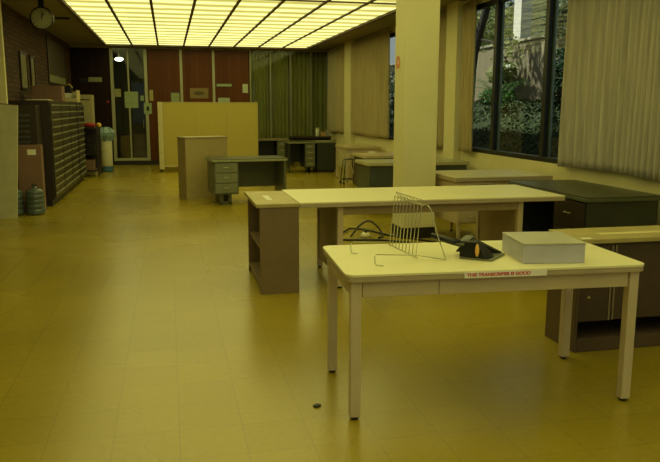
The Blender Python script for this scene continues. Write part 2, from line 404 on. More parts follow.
# ------------------------------------------------ furniture builders
def legbox(par, x0, y0, x1, y1, z1, m, foot=.016, taper=.0):
    o = MB().box(x0, y0, foot, x1, y1, z1).build('leg', m, par, bevel=.003)
    cx, cy = (x0 + x1) / 2, (y0 + y1) / 2
    MB().lathe([(.019, 0), (.022, .006), (.022, foot), (.012, foot + .002)], 14, Matrix.Translation((cx, cy, 0))).build('foot', darkbase, o, smooth=False)
    return o
def handle(par, cx, y, z, wd=.10, m=None):
    MB().tube([(cx - wd / 2, y, z), (cx - wd / 2 + .008, y - .022, z), (cx + wd / 2 - .008, y - .022, z), (cx + wd / 2, y, z)], .0055, 8).build('handle', m or brass, par, smooth=True)

def steel_desk(label, loc, rz, W, D, H, peds, body, drawer, top, trim, n=3, pw=.42, zlow=.17, group=None, modesty=True, legs='island'):
    t = thing('steel_desk', label, 'desk', loc, rz, group)
    MB().prism(rrect(0, 0, W, D, .03), H - .008, H).build('desktop', top, t)
    MB().prism(rrect(-.004, -.004, W + .004, D + .004, .034), H - .045, H - .009).build('top_edge', trim, t, bevel=.006)
    zt = H - .046
    for side in ('L', 'R'):
        if side in peds:
            x0 = .03 if side == 'L' else W - .03 - pw; x1 = x0 + pw
            c = MB().box(x0, .035, zlow, x1, D - .03, zt).build('pedestal', body, t, bevel=.006)
            hh = (zt - zlow - .03) / n
            for k in range(n):
                z0 = zlow + .02 + k * hh
                dr = MB().box(x0 + .02, .016, z0 + .006, x1 - .02, .034, z0 + hh - .006).build('drawer', drawer, t, bevel=.005)
                handle(dr, (x0 + x1) / 2, .016, z0 + hh * .55)
            MB().box(x0 + .1, .13, 0, x0 + .16, D - .13, zlow).box(x1 - .16, .13, 0, x1 - .1, D - .13, zlow).box(x0 + .1, .13, 0, x1 - .1, .17, .05).build('leg_frame', body, t, bevel=.004)
        else:
            x0 = .015 if side == 'L' else W - .055
            MB().box(x0, .03, .07, x0 + .04, D - .03, zt).build('leg_panel', body, t, bevel=.006)
            for ya in (.06, D - .12): MB().box(x0 + .005, ya, 0, x0 + .035, ya + .06, .07).build('foot', darkbase, t)
    if modesty:
        a = .03 + pw if 'L' in peds else .056; b = W - .03 - pw if 'R' in peds else W - .056
        MB().box(a, D - .06, .22, b, D - .045, zt).build('modesty_panel', body, t)
    return t

# grey green desk in the open floor
steel_desk('grey green steel desk with three drawers standing in front of the tan cabinet', (.65, 11.50, 0), 6, 1.24, .70, .74, 'L', green, mat('light olive drawer enamel', (.22, .23, .14), .4), lino, mat('light green trim', (.34, .35, .20), .4), n=3, pw=.40)
# dark desks against the back
steel_desk('dark green desk with open kneehole near the back right corner, beside the dark cabinet', (2.78, 17.05, 0), 0, .70, .70, .75, 'R', greend, mat('olive drawer enamel', (.17, .18, .10), .4), lino, mat('olive trim', (.22, .22, .12), .4), n=4, pw=.27, zlow=.12)
t = thing('dark_cabinet', 'plain dark low cabinet at the right end of the kneehole desk by the far curtains', 'cabinet', (3.49, 17.05, 0))
MB().box(0, 0, .06, .46, .70, .715).build('cabinet_body', greend, t, bevel=.004); MB().box(-.002, -.008, .716, .47, .70, .75).build('top', mat('olive trim', (.22, .22, .12), .4), t, bevel=.004)
MB().box(.03, .03, 0, .43, .67, .06).build('plinth', darkbase, t)
steel_desk('dark desk half hidden behind the right end of the yellow partition', (1.95, 18.62, 0), 0, 1.12, .70, .75, 'R', greend, mat('olive drawer enamel', (.17, .18, .10), .4), mat('brown desktop', (.20, .12, .06), .4), mat('olive trim', (.22, .22, .12), .4), n=3, pw=.3)
# big dark desk at the right wall
steel_desk('large dark green steel desk against the window wall, right of the long table', (3.60, 7.20, 0), -90, 1.52, .80, .768, 'R', greend, darkbrown, lino, mat('dark green trim', (.09, .10, .06), .35), n=2, pw=.55)
# desks behind the column
steel_desk('grey green desk behind the column, showing its back panel', (2.79 + 1.60, 10.05 + .78, 0), 180, 1.58, .78, .76, 'LR', mat('dark teal enamel', (.065, .082, .06), .4), green, mat('grey tan desktop', (.40, .39, .22), .35), mat('tan trim', (.52, .46, .24), .4), n=3, zlow=.08)
steel_desk('dark desk with tan top between column and curtained wall, behind the grey green one', (3.22, 11.72, 0), 0, 1.14, .9, .75, 'L', darkbrown, darkbrown, tantop, mat('tan trim', (.52, .46, .24), .4), n=2, pw=.35)

# tan drawer desk right of the column
t = thing('office_desk', 'tan metal desk with a cream top, right of the column behind the long table', 'desk', (3.165, 7.62, 0), 2.0)
W, D, H = 1.25, .95, .77
MB().prism(rrect(0, 0, W, D, .02), H - .006, H).build('desktop', mat('cream tan desktop', (.66, .60, .36), .35), t)
MB().prism(rrect(0, 0, W, D, .02), H - .05, H - .0065).build('top_edge', edge, t, bevel=.004)
MB().box(.03, .03, .635, W - .03, D - .03, H - .052).build('apron', tanm, t)
c1 = MB().box(.05, .015, .645, .48, .03, H - .06).build('drawer', tanm, t, bevel=.004); handle(c1, .265, .015, .68, .3, black)
MB().box(.05, .04, .23, .42, D - .04, .634).build('pedestal', tanm, t, bevel=.004)
for k in range(2):
    dr = MB().box(.06, .02, .245 + k * .19, .41, .039, .42 + k * .19).build('drawer', tanm, t, bevel=.004); handle(dr, .24, .02, .315 + k * .19, .1)
for x in (.07, .34, W - .08):
    for y in (.06, D - .10): legbox(t, x, y, x + .035, y + .035, .229 if x < .5 else .634, tanm)

# tan side table near curtained wall with a metal cart frame beside it
t = thing('side_table', 'tan table with a panel leg left of the column, near the curtained wall', 'table', (3.64, 14.75, 0), 0)
MB().prism(rrect(0, 0, .78, 1.05, .02), .69, .735).build('tabletop', tantop, t, bevel=.004)
MB().box(.03, .03, .59, .75, 1.02, .69).build('apron', tanm, t)
MB().box(.11, .04, .03, .42, .08, .59).build('end_panel', mat('tan wood panel', (.42, .33, .16), .5), t, bevel=.004)
for x, y in ((.02, .02), (.02, .99), (.72, .02), (.72, .99)): legbox(t, x, y, x + .04, y + .04, .59, tanm)
t = thing('cart_frame', 'small black wire frame stool on castors beside the tan side table', 'stool', (3.60, 14.35, 0), 0)
f = MB()
for x, y in ((-.14, -.14), (.14, -.14), (-.14, .14), (.14, .14)): f.tube([(x, y, .05), (x * .7, y * .7, .5)], .011)
f.tube([(-.14, -.14, .10), (.14, -.14, .10), (.14, .14, .10), (-.14, .14, .10), (-.14, -.14, .10)], .01)
f.build('frame', black, t, smooth=True)
MB().tube([(-.09, -.12, .5), (.02, -.1, .38), (.10, -.12, .15)], .01).build('strut', brass, t)
MB().lathe([(.09, .50), (.10, .505), (.10, .515), (.09, .52)], 20).build('seat', darkbrown, t)
for x, y in ((-.14, -.14), (.14, -.14), (-.14, .14), (.14, .14)):
    MB().lathe([(.02, -.012), (.026, -.01), (.026, .01), (.02, .012)], 14, Matrix.Translation((x, y, .026)) @ Matrix.Rotation(R(90), 4, 'X')).build('castor', black, t)

# long table
t = thing('long_table', 'long cream topped table running from the brown bookcase to the dark desk', 'table', (1.045, 5.85, 0))
W, D, H = 2.46, 1.0, .768
MB().prism(rrect(0, 0, W, D, .012), H - .012, H).build('tabletop', lam, t, bevel=.002)
MB().prism(rrect(0, 0, W, D, .012), H - .045, H - .0125).build('edge_band', edge, t, bevel=.003)
MB().box(.36, .06, .645, 2.03, .09, H - .047).build('apron', mat('brown tan apron', (.36, .27, .13), .5), t, bevel=.003)
MB().box(.36, D - .09, .645, 2.03, D - .06, H - .047).build('apron', mat('brown tan apron', (.36, .27, .13), .5), t, bevel=.003)
for x in (.34, 2.02):
    for y in (.05, D - .10): legbox(t, x, y, x + .05, y + .05, H - .047, tanm)
    MB().box(x + .012, .101, .10, x + .036, D - .101, H - .05).build('end_panel', mat('brown tan apron', (.36, .27, .13), .5), t)

# open bookcase flush with the table's left end
t = thing('low_bookcase', 'low brown open bookcase with tan top and one shelf, left of the long table', 'bookcase', (.707, 5.83, 0))
W, D, H = .330, .93, .768
MB().box(-.03, -.008, H - .032, W, D, H).build('top', mat('scuffed tan top', (.46, .38, .14), .42, var=.1), t, bevel=.004)
MB().box(0, 0, 0, W, .022, H - .033).build('side_panel', brownm, t, bevel=.003)
MB().box(0, D - .022, 0, W, D, H - .033).build('side_panel', brownm, t, bevel=.003)
MB().box(W - .018, .023, .02, W, D - .023, H - .034).build('back_panel', brownm, t)
MB().box(.012, .023, .37, W - .019, D - .023, .388).build('shelf', brownm, t)
MB().box(.0, .023, .07, W - .019, D - .023, .09).build('bottom_shelf', brownm, t)
MB().box(.02, .023, 0, .035, D - .023, .07).build('plinth', brownm, t)
tag(MB().box(0, 0, 0, .05, .34, .0015).build('paper_label', paper, loc=(.80, 6.06, .769)), 'white strip of paper on the tan top of the low bookcase', 'label')

# sliding-door case at right
t = thing('low_cabinet', 'low dark sliding door cabinet with tan top behind right end of the front table', 'cabinet', (2.49, 3.965, 0))
W, D, H = 1.25, .36, .745
MB().box(-.01, -.03, H - .03, W, D + .01, H).build('top', mat('scuffed tan top', (.46, .38, .14), .42, var=.1), t, bevel=.004)
MB().box(0, 0, 0, .022, D, H - .031).build('side_panel', mat('deep brown enamel', (.105, .068, .045), .4), t, bevel=.003)
MB().box(W - .022, 0, 0, W, D, H - .031).build('side_panel', mat('deep brown enamel', (.105, .068, .045), .4), t, bevel=.003)
MB().box(.023, D - .018, .0, W - .023, D, H - .032).build('back_panel', darkbrown, t)
MB().box(.023, .0, 0, W - .023, D - .02, .09).build('plinth', mat('deep brown enamel', (.105, .068, .045), .4), t, bevel=.003)
MB().box(.023, .03, .20, W - .023, D - .02, .22).build('shelf', darkbrown, t)
MB().box(.023, .005, H - .05, W - .023, .03, H - .032).build('rail', darkbrown, t)
for x0, x1, y in ((.024, .26, .012), (.262, W - .024, .022)):
    dd = MB().box(x0, y, .20, x1, y + .006, H - .052).build('door', mat('dark brown sliding door', (.07, .045, .04), .25), t)
    if x0 < .1:
        MB().lathe([(.009, 0), (.009, .006)], 14, Matrix.Translation((.095, y, .36)) @ Matrix.Rotation(R(90), 4, 'X')).build('finger_pull', brass, dd)
        MB().box(x1 - .022, y - .006, .20, x1 - .01, y, H - .052).build('pull_rail', mat('dull metal rail', (.30, .27, .22), .35, metal=.6), dd)
    else:
        MB().box(x0 + .008, y - .008, .20, x0 + .02, y, H - .052).build('pull_rail', mat('dull metal rail', (.30, .27, .22), .35, metal=.6), dd)
tag(MB().box(0, 0, 0, .48, .07, .0015).build('paper_strip', mat('pale yellow paper', (.72, .64, .30), .5), loc=(2.70, 4.06, .746)), 'long pale strip of paper on the dark cabinet top at the right edge', 'paper')
tag(MB().box(0, 0, 0, .07, .035, .002).build('paper_tag', paper, loc=(2.50, 3.948, .746)), 'small white tag on the corner of the dark cabinet, beside the grey box', 'tag')

# front table
FT = Vector((.807, 3.255, 0)); RZ = -3.0
t = thing('work_table', 'cream topped work table in the foreground holding the wire rack and grey box', 'table', tuple(FT), RZ)
W, D, H = 1.59, .765, .758
MB().prism(rrect(0, 0, W, D, .05), H - .014, H).build('tabletop', lam, t, bevel=.003)
MB().prism(rrect(.002, .002, W - .002, D - .002, .05), H - .040, H - .0145).build('edge_band', edge, t, bevel=.003)
ap = MB().box(.09, .03, H - .122, .475, .05, H - .041).build('apron', tanm, t, bevel=.002)
MB().box(.478, .03, H - .122, W - .09, .05, H - .041).build('drawer_front', tanm, t, bevel=.002)
MB().box(.09, D - .05, H - .122, W - .09, D - .03, H - .041).build('apron', tanm, t, bevel=.002)
for x in (.035, W - .055): MB().box(x, .08, H - .122, x + .02, D - .08, H - .041).build('apron', tanm, t, bevel=.002)
for x in (.03, W - .082):
    for y in (.025, D - .077): legbox(t, x, y, x + .052, y + .052, H - .041, mat('tan grey leg enamel', (.60, .50, .34), .45))
def on_table(x, y, z=.751):  # world point -> keep
    return (x, y, z)

# red lettered paper label on the table edge
tx = bpy.data.curves.new('lettering', 'FONT'); tx.body = 'THIS TRANSCRIBER IS GOOD'; tx.size = .030; tx.extrude = .0003; tx.offset = .0012; tx.align_x = 'CENTER'; tx.align_y = 'CENTER'
to = bpy.data.objects.new('lettering_curve', tx); C.objects.link(to)
dg = bpy.context.evaluated_depsgraph_get(); me = bpy.data.meshes.new_from_object(to.evaluated_get(dg)); bpy.data.objects.remove(to)
me.materials.clear(); me.materials.append(mat('red marker ink', (.60, .015, .015), .6))
lb = thing('paper_label', 'white paper label with red hand lettering on the front edge of the work table', 'label', tuple(FT + Vector((.795 * math.cos(R(RZ)), .795 * math.sin(R(RZ)), H - .022))), RZ)
MB().box(-.20, -.0025, -.0155, .235, -.001, .0165).build('paper', mat('bright white label', (.88, .86, .80), .6, var=.01), lb)
lo = bpy.data.objects.new('lettering', me); C.objects.link(lo); lo.parent = lb; lo.rotation_euler = (R(90), 0, 0); lo.location = (-.02, -.003, 0)
sx = .335 / lo.dimensions.x if lo.dimensions.x else 1; lo.scale = (sx, .72, 1)

# grey file box
t = thing('file_box', 'grey metal file box lying on the right half of the foreground table', 'box', (1.758, 3.31, .759), -8)
MB().box(.0, .0, 0, .33, .34, .098).build('box_body', mat('grey enamel tinted by daylight', (.52, .51, .62), .4, metal=.1), t, bevel=.003)  # cool daylight is put into the body's grey
MB().box(-.003, -.004, .0985, .333, .344, .108).build('lid', mat('grey beige lid', (.50, .48, .36), .35), t, bevel=.003)

# black dispenser with arm
t = thing('tape_dispenser', 'black wedge shaped desk dispenser with an orange oval core, on the foreground table', 'tape dispenser', (1.49, 3.46, .759), 0)
t.scale = (1.13, 1.13, 1.1)
MB().hull([(0, .04, .001), (.12, -.06, .001), (.25, .07, .001), (.14, .19, .001), (0, .04, .008), (.12, -.06, .008), (.25, .07, .010), (.14, .19, .010)],
          [(3, 2, 1, 0), (4, 5, 6, 7), (0, 1, 5, 4), (1, 2, 6, 5), (2, 3, 7, 6), (3, 0, 4, 7)]).build('base_plate', mat('worn grey plate', (.20, .20, .13), .3, metal=.3), t, bevel=.002)
MB().hull([(.0, .045, .009), (.105, -.045, .009), (.165, .0, .011), (.12, .15, .011), (.005, .05, .085), (.07, -.005, .088), (.10, .03, .086), (.09, .12, .08)],
          [(3, 2, 1, 0), (4, 5, 6, 7), (0, 1, 5, 4), (1, 2, 6, 5), (2, 3, 7, 6), (3, 0, 4, 7)]).build('housing', black, t, bevel=.006)
MB().hull([(.02, .14, .012), (.13, .155, .012), (.235, .085, .012), (.225, .07, .012), (.06, .10, .088), (.10, .11, .088), (.24, .08, .014), (.23, .068, .014)],
          [(3, 2, 1, 0), (4, 5, 6, 7), (0, 1, 5, 4), (1, 2, 6, 5), (2, 3, 7, 6), (3, 0, 4, 7)]).build('side_wing', black, t, bevel=.002)
MB().lathe([(.001, -.006), (.014, -.005), (.018, 0), (.014, .005), (.001, .006)], 20, Matrix.Translation((.062, -.022, .05)) @ Matrix.Rotation(R(-40), 4, 'Z') @ Matrix.Diagonal((.55, 1, 1.75, 1)) @ Matrix.Rotation(R(90), 4, 'X')).build('core', mat('orange core', (.80, .45, .10), .4), t, smooth=True)
MB().hull([(-.02, .05, .062), (.01, .02, .062), (.10, .10, .088), (.07, .13, .088), (-.02, .05, .072), (.01, .02, .072), (.10, .10, .098), (.07, .13, .098)],
          [(3, 2, 1, 0), (4, 5, 6, 7), (0, 1, 5, 4), (1, 2, 6, 5), (2, 3, 7, 6), (3, 0, 4, 7)]).build('lid', mat('olive black lid', (.07, .07, .04), .35), t, bevel=.002)
MB().tube([(.01, .06, .07), (-.05, .10, .085), (-.10, .15, .098)], [.018, .016, .014], 8).build('arm', black, t, smooth=True)

# wire rack
t = thing('wire_file_rack', 'wire file rack with upright wires and bent rods on the foreground table', 'rack', (1.262, 3.545, .759), 0)
r_ = .0024
up = MB()
for k in range(9):
    y = .02 + k * .047; x = -.006 * k * .6
    up.tube([(x + .005, y, .006), (x + .018, y, .16), (x + .03, y - .004, .285), (x + .042, y, .308), (x + .055, y, .285)], r_, 6)
up.build('upright_wires', chrome, t, smooth=True)
for p_ in ([(.005, -.005, .005), (-.026, .42, .005)], [(.034, 0, .285), (.004, .41, .285)], [(.059, 0, .285), (.029, .41, .285)], [(.045, 0, .31), (.015, .41, .31)]): MB().tube(p_, r_ * 1.1, 6).build('cross_wire', chrome, t, smooth=True)
MB().tube([(-.225, -.145, .004), (-.255, -.125, .004), (-.262, -.12, .012), (-.262, -.115, .05), (-.25, -.105, .055), (0, -.03, .025), (.135, -.085, .006)], r_ * 1.3, 8).build('foot_rod', chrome, t, smooth=True)
MB().tube([(.135, -.085, .006), (.105, -.03, .13), (.08, .0, .255), (.059, .0, .285)], r_ * 1.4, 8).build('brace_rod', chrome, t, smooth=True)
MB().tube([(-.275, .185, .004), (-.30, .20, .004), (-.306, .203, .012), (-.306, .21, .055), (-.29, .22, .062), (-.03, .40, .02)], r_ * 1.2, 8).build('foot_rod', chrome, t, smooth=True)

# cables and plug behind the long table
def spline(pts, n=8):
    P = [Vector(p) for p in pts]; P = [P[0]] + P + [P[-1]]; out = []
    for i in range(1, len(P) - 2):
        for k in range(n):
            u = k / n; a, b, c, d = P[i - 1:i + 3]
            out.append(.5 * ((2 * b) + (c - a) * u + (2 * a - 5 * b + 4 * c - d) * u * u + (3 * b - a - 3 * c + d) * u ** 3))
    out.append(P[-2]); return out
cab = (('thick black cable lying on the floor from the plug to the column', [(1.95, 8.35, .012), (2.1, 8.6, .02), (2.25, 8.82, .02), (2.44, 8.62, .02), (2.62, 8.25, .012), (2.85, 7.95, .012), (3.1, 7.55, .012)]),
       ('black cable arching up off the floor in front of the column base', [(2.12, 8.32, .012), (2.25, 8.42, .12), (2.38, 8.45, .17), (2.48, 8.38, .10), (2.5, 8.25, .012), (2.42, 8.15, .012)]),
       ('black cable looped on the floor around the white plug', [(1.85, 8.2, .012), (2.0, 8.1, .012), (2.2, 8.05, .012), (2.4, 8.0, .012), (2.6, 7.85, .012), (2.9, 7.6, .012), (3.0, 7.3, .012)]))
cab += (('thin black cable crossing the floor to the right of the column base', [(2.45, 7.55, .012), (2.65, 7.42, .012), (2.85, 7.2, .012), (2.95, 7.05, .012)]),
        ('short black cable curled on the floor left of the white plug', [(1.95, 8.62, .012), (2.05, 8.74, .012), (2.0, 8.86, .012), (1.85, 8.80, .012)]))
for lab, p in cab: tag(MB().tube(spline(p), .012, 7).build('power_cable', black, smooth=True), lab, 'cable', 'loose cables behind the long table')
t = thing('plug_block', 'white round plug block among the black cables on the floor', 'plug', (2.29, 8.27, 0))
MB().lathe([(.05, 0), (.062, .01), (.062, .035), (.04, .06), (.001, .066)], 20).build('block', mat('cream plastic', (.72, .68, .42), .4), t, smooth=True)
MB().box(-.012, -.03, .06, .012, .03, .085).build('switch', black, t)
for lab, p, sz in (('black cable bag heaped on the floor right of the column', (3.3, 7.2), (.17, .12, .07)),):
    m_ = MB().lathe([(.001, 0), (.8, 0), (1, .25), (.85, .7), (.4, 1), (.001, 1.02)], 16, Matrix.Translation((p[0], p[1], 0)) @ Matrix.Diagonal((sz[0], sz[1], sz[2], 1))).build('cable_bag', black, smooth=True)
    tag(m_, lab, 'bag')
sc = MB().prism([(0, 0), (.03, .01), (.035, .03), (.01, .04), (-.01, .02)], .001, .009).build('debris', darkbase, loc=(.70, 3.47, 0)); tag(sc, 'tiny dark scrap on the floor left of the near table leg', 'scrap')

# partition
t = thing('partition', 'yellow tan three panel office partition near the back wall', 'partition', (-.13, 18.0, 0), 0)
t.scale = (1.025, 1, 1)
for k in range(3):
    x0 = k * .745 + .012; x1 = x0 + .735
    MB().box(x0, 0, .15, x1, .045, 1.66).build('panel', part_y, t, bevel=.003)
for k in range(4): MB().box(k * .745 - .0, -.004, .10, k * .745 + .0115, .049, 1.672).build('post', mat('partition post', (.50, .42, .16), .5), t)
MB().box(0, -.006, 1.662, 2.24, .051, 1.685).build('top_rail', mat('partition post', (.5, .42, .16), .5), t)
MB().box(0.012, -.004, .12, 2.235, .049, .149).build('bottom_rail', mat('pale bottom rail', (.62, .58, .36), .5), t)
MB().box(-.115, -.012, .06, -.002, .03, 1.685).build('end_panel', mat('pale partition end', (.66, .60, .30), .5), t, bevel=.003)
for x in (-.10, 1.0, 2.18): MB().box(x, -.07, 0, x + .05, .2, .06 if x < 0 else .1).build('foot', darkbase, t, bevel=.004)

# tan back-to-camera cabinet
t = thing('tan_cabinet', 'chest high plain tan cabinet standing behind the left end of the grey green desk', 'cabinet', (.26, 12.30, 0), 22)
MB().box(0, 0, .0, .78, .33, 1.04).build('cabinet_body', tanwood, t, bevel=.005)
MB().box(-.012, -.012, 1.041, .792, .34, 1.062).build('top', mat('darker tan top', (.42, .34, .18), .5), t, bevel=.003)
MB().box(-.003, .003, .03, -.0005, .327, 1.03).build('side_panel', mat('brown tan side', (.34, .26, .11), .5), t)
# ------------------------------------------------ left wall furniture
dark_side = mat('very dark brown enamel', (.035, .024, .02), .35)
dr_m = mat('dark drawer front', (.03, .025, .02), .35, var=.15)
strip_m = mat('grey green label strip', (.30, .32, .22), .35, metal=.2)
def card_cabinet(label):
    t = thing('drawer_cabinet', label, 'cabinet', (0, 0, 0), 90, 'tall drawer cabinets along the brick wall')
    W, D, H = 1.07, .62, 1.655
    MB().box(0, .02, .10, W, D, H).build('cabinet_body', dark_side, t, bevel=.004)
    MB().box(.02, .06, 0, W - .02, D - .02, .10).build('plinth', darkbase, t)
    n = 13; hh = (H - .10 - .05) / n
    for k in range(n):
        z0 = .12 + k * hh
        d = MB().box(.02, .0, z0 + .004, W - .02, .019, z0 + hh - .006).build('drawer', dr_m, t, bevel=.002)
        MB().box(.06, -.012, z0 + hh * .58, .35, -.0005, z0 + hh * .76).box(.36, -.012, z0 + hh * .58, .70, -.0005, z0 + hh * .76).box(.71, -.012, z0 + hh * .58, 1.01, -.0005, z0 + hh * .76).build('label_holder', strip_m, d)
    return t
labs = ['tall dark many drawered cabinet at the near end of the row by the water bottles', 'dark many drawered cabinet, second from the near end of the row',
        'dark many drawered cabinet, third from the near end, under the cream tray', 'dark many drawered cabinet at the far end of the row, before the cart']
p0 = card_cabinet(labs[0])
for i, y in enumerate((11.95, 13.03, 14.11, 15.27)):
    o = p0 if i == 0 else copy_tree(p0)
    o.location = (-1.78, y, 0); o['label'] = labs[i]
# louvred dark unit in the corner before the cabinets
t = thing('louvred_cabinet', 'dark narrow cabinet with vent slots, between the cream panel and the drawer row', 'cabinet', (-2.44, 11.48, 0))
MB().box(0, 0, 0, .52, .42, 1.58).build('cabinet_body', dark_side, t, bevel=.004)
lv = MB()
for k in range(6): lv.box(.10, -.008, 1.02 + k * .08, .42, -.0005, 1.05 + k * .08)
lv.build('vent_slots', mat('bluish dark slots', (.07, .08, .075), .4), t)
# cream panel
t = thing('cream_panel', 'cream free standing panel at the left edge, before the brick wall', 'panel', (-2.44, 10.76, 0))
t.rotation_euler = (0, R(4), 0)
MB().box(0, 0, 0.0, .30, .03, 1.60).build('board', mat('cream painted board', (.60, .58, .34), .5), t, bevel=.004)
MB().box(-.0, -.003, 1.601, .30, .033, 1.612).build('top_trim', tbar, t)
# brown box with label
t = thing('tall_carton', 'tall brown carton with a white label standing behind the water bottles', 'box', (-2.19, 11.27, 0))
MB().box(0, 0, 0, .34, .17, 1.0).build('carton_body', mat('red brown carton', (.23, .13, .085), .6), t, bevel=.004)
MB().box(.15, -.003, .86, .27, -.0005, .94).build('label', paper, t)
# water bottles
blu = mat('smoky blue plastic', (.10, .13, .12), .15, var=.1)
def bottle(label, x, y):
    t = thing('water_bottle', label, 'bottle', (x, y, 0), 0, 'large water bottles on the floor')
    pr = [(.10, 0), (.125, .015)]
    for k in range(4): z = .03 + k * .07; pr += [(.13, z), (.13, z + .05), (.122, z + .056), (.122, z + .064)]
    pr += [(.128, .32), (.11, .36), (.05, .385), (.035, .39), (.033, .42)]
    MB().lathe(pr, 28).build('bottle_body', blu, t, smooth=True)
    MB().lathe([(.036, .421), (.036, .445), (.02, .45)], 20).build('cap', mat('dark cap', (.04, .05, .06), .4), t)
bottle('smoky blue water bottle in front of the brown carton, right one of the pair', -1.945, 11.10)
bottle('smoky blue water bottle partly hidden by the cream panel', -2.235, 11.10)

# on top of the cabinets (top at 1.655)
ZT = 1.656
t = thing('folder', 'open yellowish folder lying on the nearest drawer cabinet', 'folder', (-2.2, 12.25, ZT))
MB().box(0, 0, 0, .36, .5, .012).build('cover', mat('manila', (.50, .40, .14), .6), t)
MB().box(.02, .02, .0125, .33, .47, .02).build('sheets', paper, t)
t = thing('brown_carton', 'flat brown carton standing on the drawer cabinets beside the cream tray', 'box', (-2.30, 13.45, ZT))
MB().box(0, 0, 0, .50, .35, .25).build('carton_body', mat('red brown carton', (.23, .13, .085), .6), t, bevel=.004)
MB().box(-.003, -.004, .251, .503, .354, .265).build('lid', mat('carton lid', (.27, .16, .09), .6), t)
t = thing('desk_tray', 'cream tray full of papers and a black box on the drawer cabinets', 'tray', (-2.26, 15.6, ZT))
tm = mat('cream tray', (.60, .52, .26), .5)
MB().box(0, 0, 0, .44, .5, .02).build('tray_base', tm, t)
MB().box(0, -.02, 0, .44, -.0005, .09).box(0, .5005, 0, .44, .52, .22).box(-.02, -.02, 0, -.0005, .52, .30).box(.4405, -.02, 0, .46, .52, .24).build('tray_wall', tm, t)
tag(MB().box(0, 0, 0, .3, .3, .16).build('stack_of_papers', paper, loc=(-2.22, 15.7, ZT + .021), bevel=.01), 'stack of pale papers in the cream tray', 'papers')
t = thing('black_box', 'small black desk machine on top of the paper stack in the tray', 'machine', (-2.20, 15.73, ZT + .183))
MB().box(0, 0, 0, .28, .24, .14).build('machine_body', black, t, bevel=.02)
MB().tube([(.16, .05, .141), (.24, .03, .18), (.30, .02, .11)], .015).build('lever', mat('manila', (.5, .4, .14)), t, smooth=True)

# white tall cabinet, cart, bin
t = thing('white_cabinet', 'tall narrow white cabinet behind the cart at the end of the drawer row', 'cabinet', (-2.22, 17.75, 0))
MB().box(0, 0, 0, .50, .45, 1.84).build('cabinet_body', mat('aged white enamel', (.42, .38, .2), .45), t, bevel=.008)
MB().box(.06, -.012, 1.2, .30, -.0005, 1.6).build('dark_panel', black, t)
MB().box(.04, -.008, 1.72, .44, -.0005, 1.74).build('grille', black, t)
t = thing('utility_cart', 'dark metal cart with clutter between the drawer cabinets and the white bin', 'cart', (-2.0, 16.95, 0))
cm = dark_side
MB().box(0, 0, 1.08, .46, .6, 1.11).build('top_shelf', cm, t); MB().box(.0, 0, .5, .40, .6, .52).build('shelf', cm, t); MB().box(0, 0, .12, .40, .6, .14).build('shelf', cm, t)
MB().box(.03, .58, .15, .40, .599, 1.07).build('back_panel', cm, t)
for x in (0, .41):
    for y in (0, .57): MB().box(x, y, 0, x + .03, y + .03, 1.08).build('leg', cm, t)
def blob(name, m, label, cat, x, y, z, rx, ry, rz):
    return tag(MB().lathe([(.001, 0), (.7, 0), (1, .3), (.92, .7), (.5, .97), (.001, 1)], 18, Matrix.Translation((x, y, z)) @ Matrix.Diagonal((rx, ry, rz, 1))).build(name, m, smooth=True), label, cat)
blob('red_cloth', mat('red cloth', (.35, .02, .02), .7), 'red cloth bundle on top of the dark cart', 'cloth', -1.74, 17.15, 1.111, .13, .12, .10)
blob('yellow_ball', mat('yellow plastic', (.70, .50, .05), .4), 'yellow bundle beside the red cloth on the cart', 'bundle', -1.545, 17.15, 1.111, .055, .06, .10)
tag(MB().box(0, 0, 0, .3, .4, .22).build('storage_box', black, loc=(-1.95, 17.05, .521), bevel=.01), 'black box on the middle shelf of the dark cart', 'box')
tag(MB().box(0, 0, 0, .26, .4, .24).build('storage_box', mat('red brown carton', (.23, .13, .085)), loc=(-1.95, 17.05, .141), bevel=.01), 'red brown box on the lowest shelf of the dark cart', 'box')
t = thing('waste_bin', 'white cylindrical waste bin with a blue plastic liner, past the drawer cabinets', 'bin', (-1.50, 18.35, 0))
t.scale = (1.12, 1.12, 1.07)
MB().lathe([(.105, .12), (.115, .14), (.125, .80), (.12, .81)], 28).build('bin_body', mat('white bin plastic', (.62, .60, .40), .4), t, smooth=True)
MB().lathe([(.10, 0), (.12, .02), (.12, .115), (.10, .118)], 24).build('bin_base', mat('blue base', (.05, .14, .22), .5), t)
rnd = random.Random(3); bm = MB(); prof = []
for r, z in ((.127, .70), (.15, .74), (.19, .82), (.20, .88), (.14, .96), (.08, 1.0)): prof.append((r, z))
bm.lathe(prof, 30)
for v in bm.bm.verts: v.co += Vector((rnd.uniform(-.015, .015), rnd.uniform(-.015, .015), rnd.uniform(-.015, .015)))
bm.build('liner', mat('blue plastic film', (.20, .30, .32), .25, var=.25, scale=20), t)

# wall things on brick
def frame(label, y0, y1, z0, z1, image, matw=.05, cat='picture'):
    t = thing('picture_frame', label, cat, (XL + .001, y0, z0), 0, 'framed pictures on the brick wall')
    W, H = y1 - y0, z1 - z0
    f = MB(); k = .03
    f.box(0, 0, 0, .03, W, k).box(0, 0, H - k, .03, W, H).box(0, 0, k, .03, k, H - k).box(0, W - k, k, .03, W, H - k)
    f.build('frame', dark_side, t)
    MB().box(0, k, k, .012, W - k, H - k).build('mat_board', mat('aged mat board', (.25, .25, .14), .5), t)
    MB().box(.0125, k + matw, k + matw, .014, W - k - .004, H - k - .004).build('image', image, t)
dk = mat('dark print', (.07, .05, .03), .5, var=.6, scale=9)
frame('narrow framed picture on the brick wall, nearest the left edge', 13.45, 14.08, 1.86, 2.50, mat('pale print', (.22, .20, .10), .5, var=.3))
frame('second narrow framed picture on the brick wall, right of the first', 14.40, 14.86, 1.87, 2.50, mat('pale print', (.22, .20, .10), .5, var=.3))
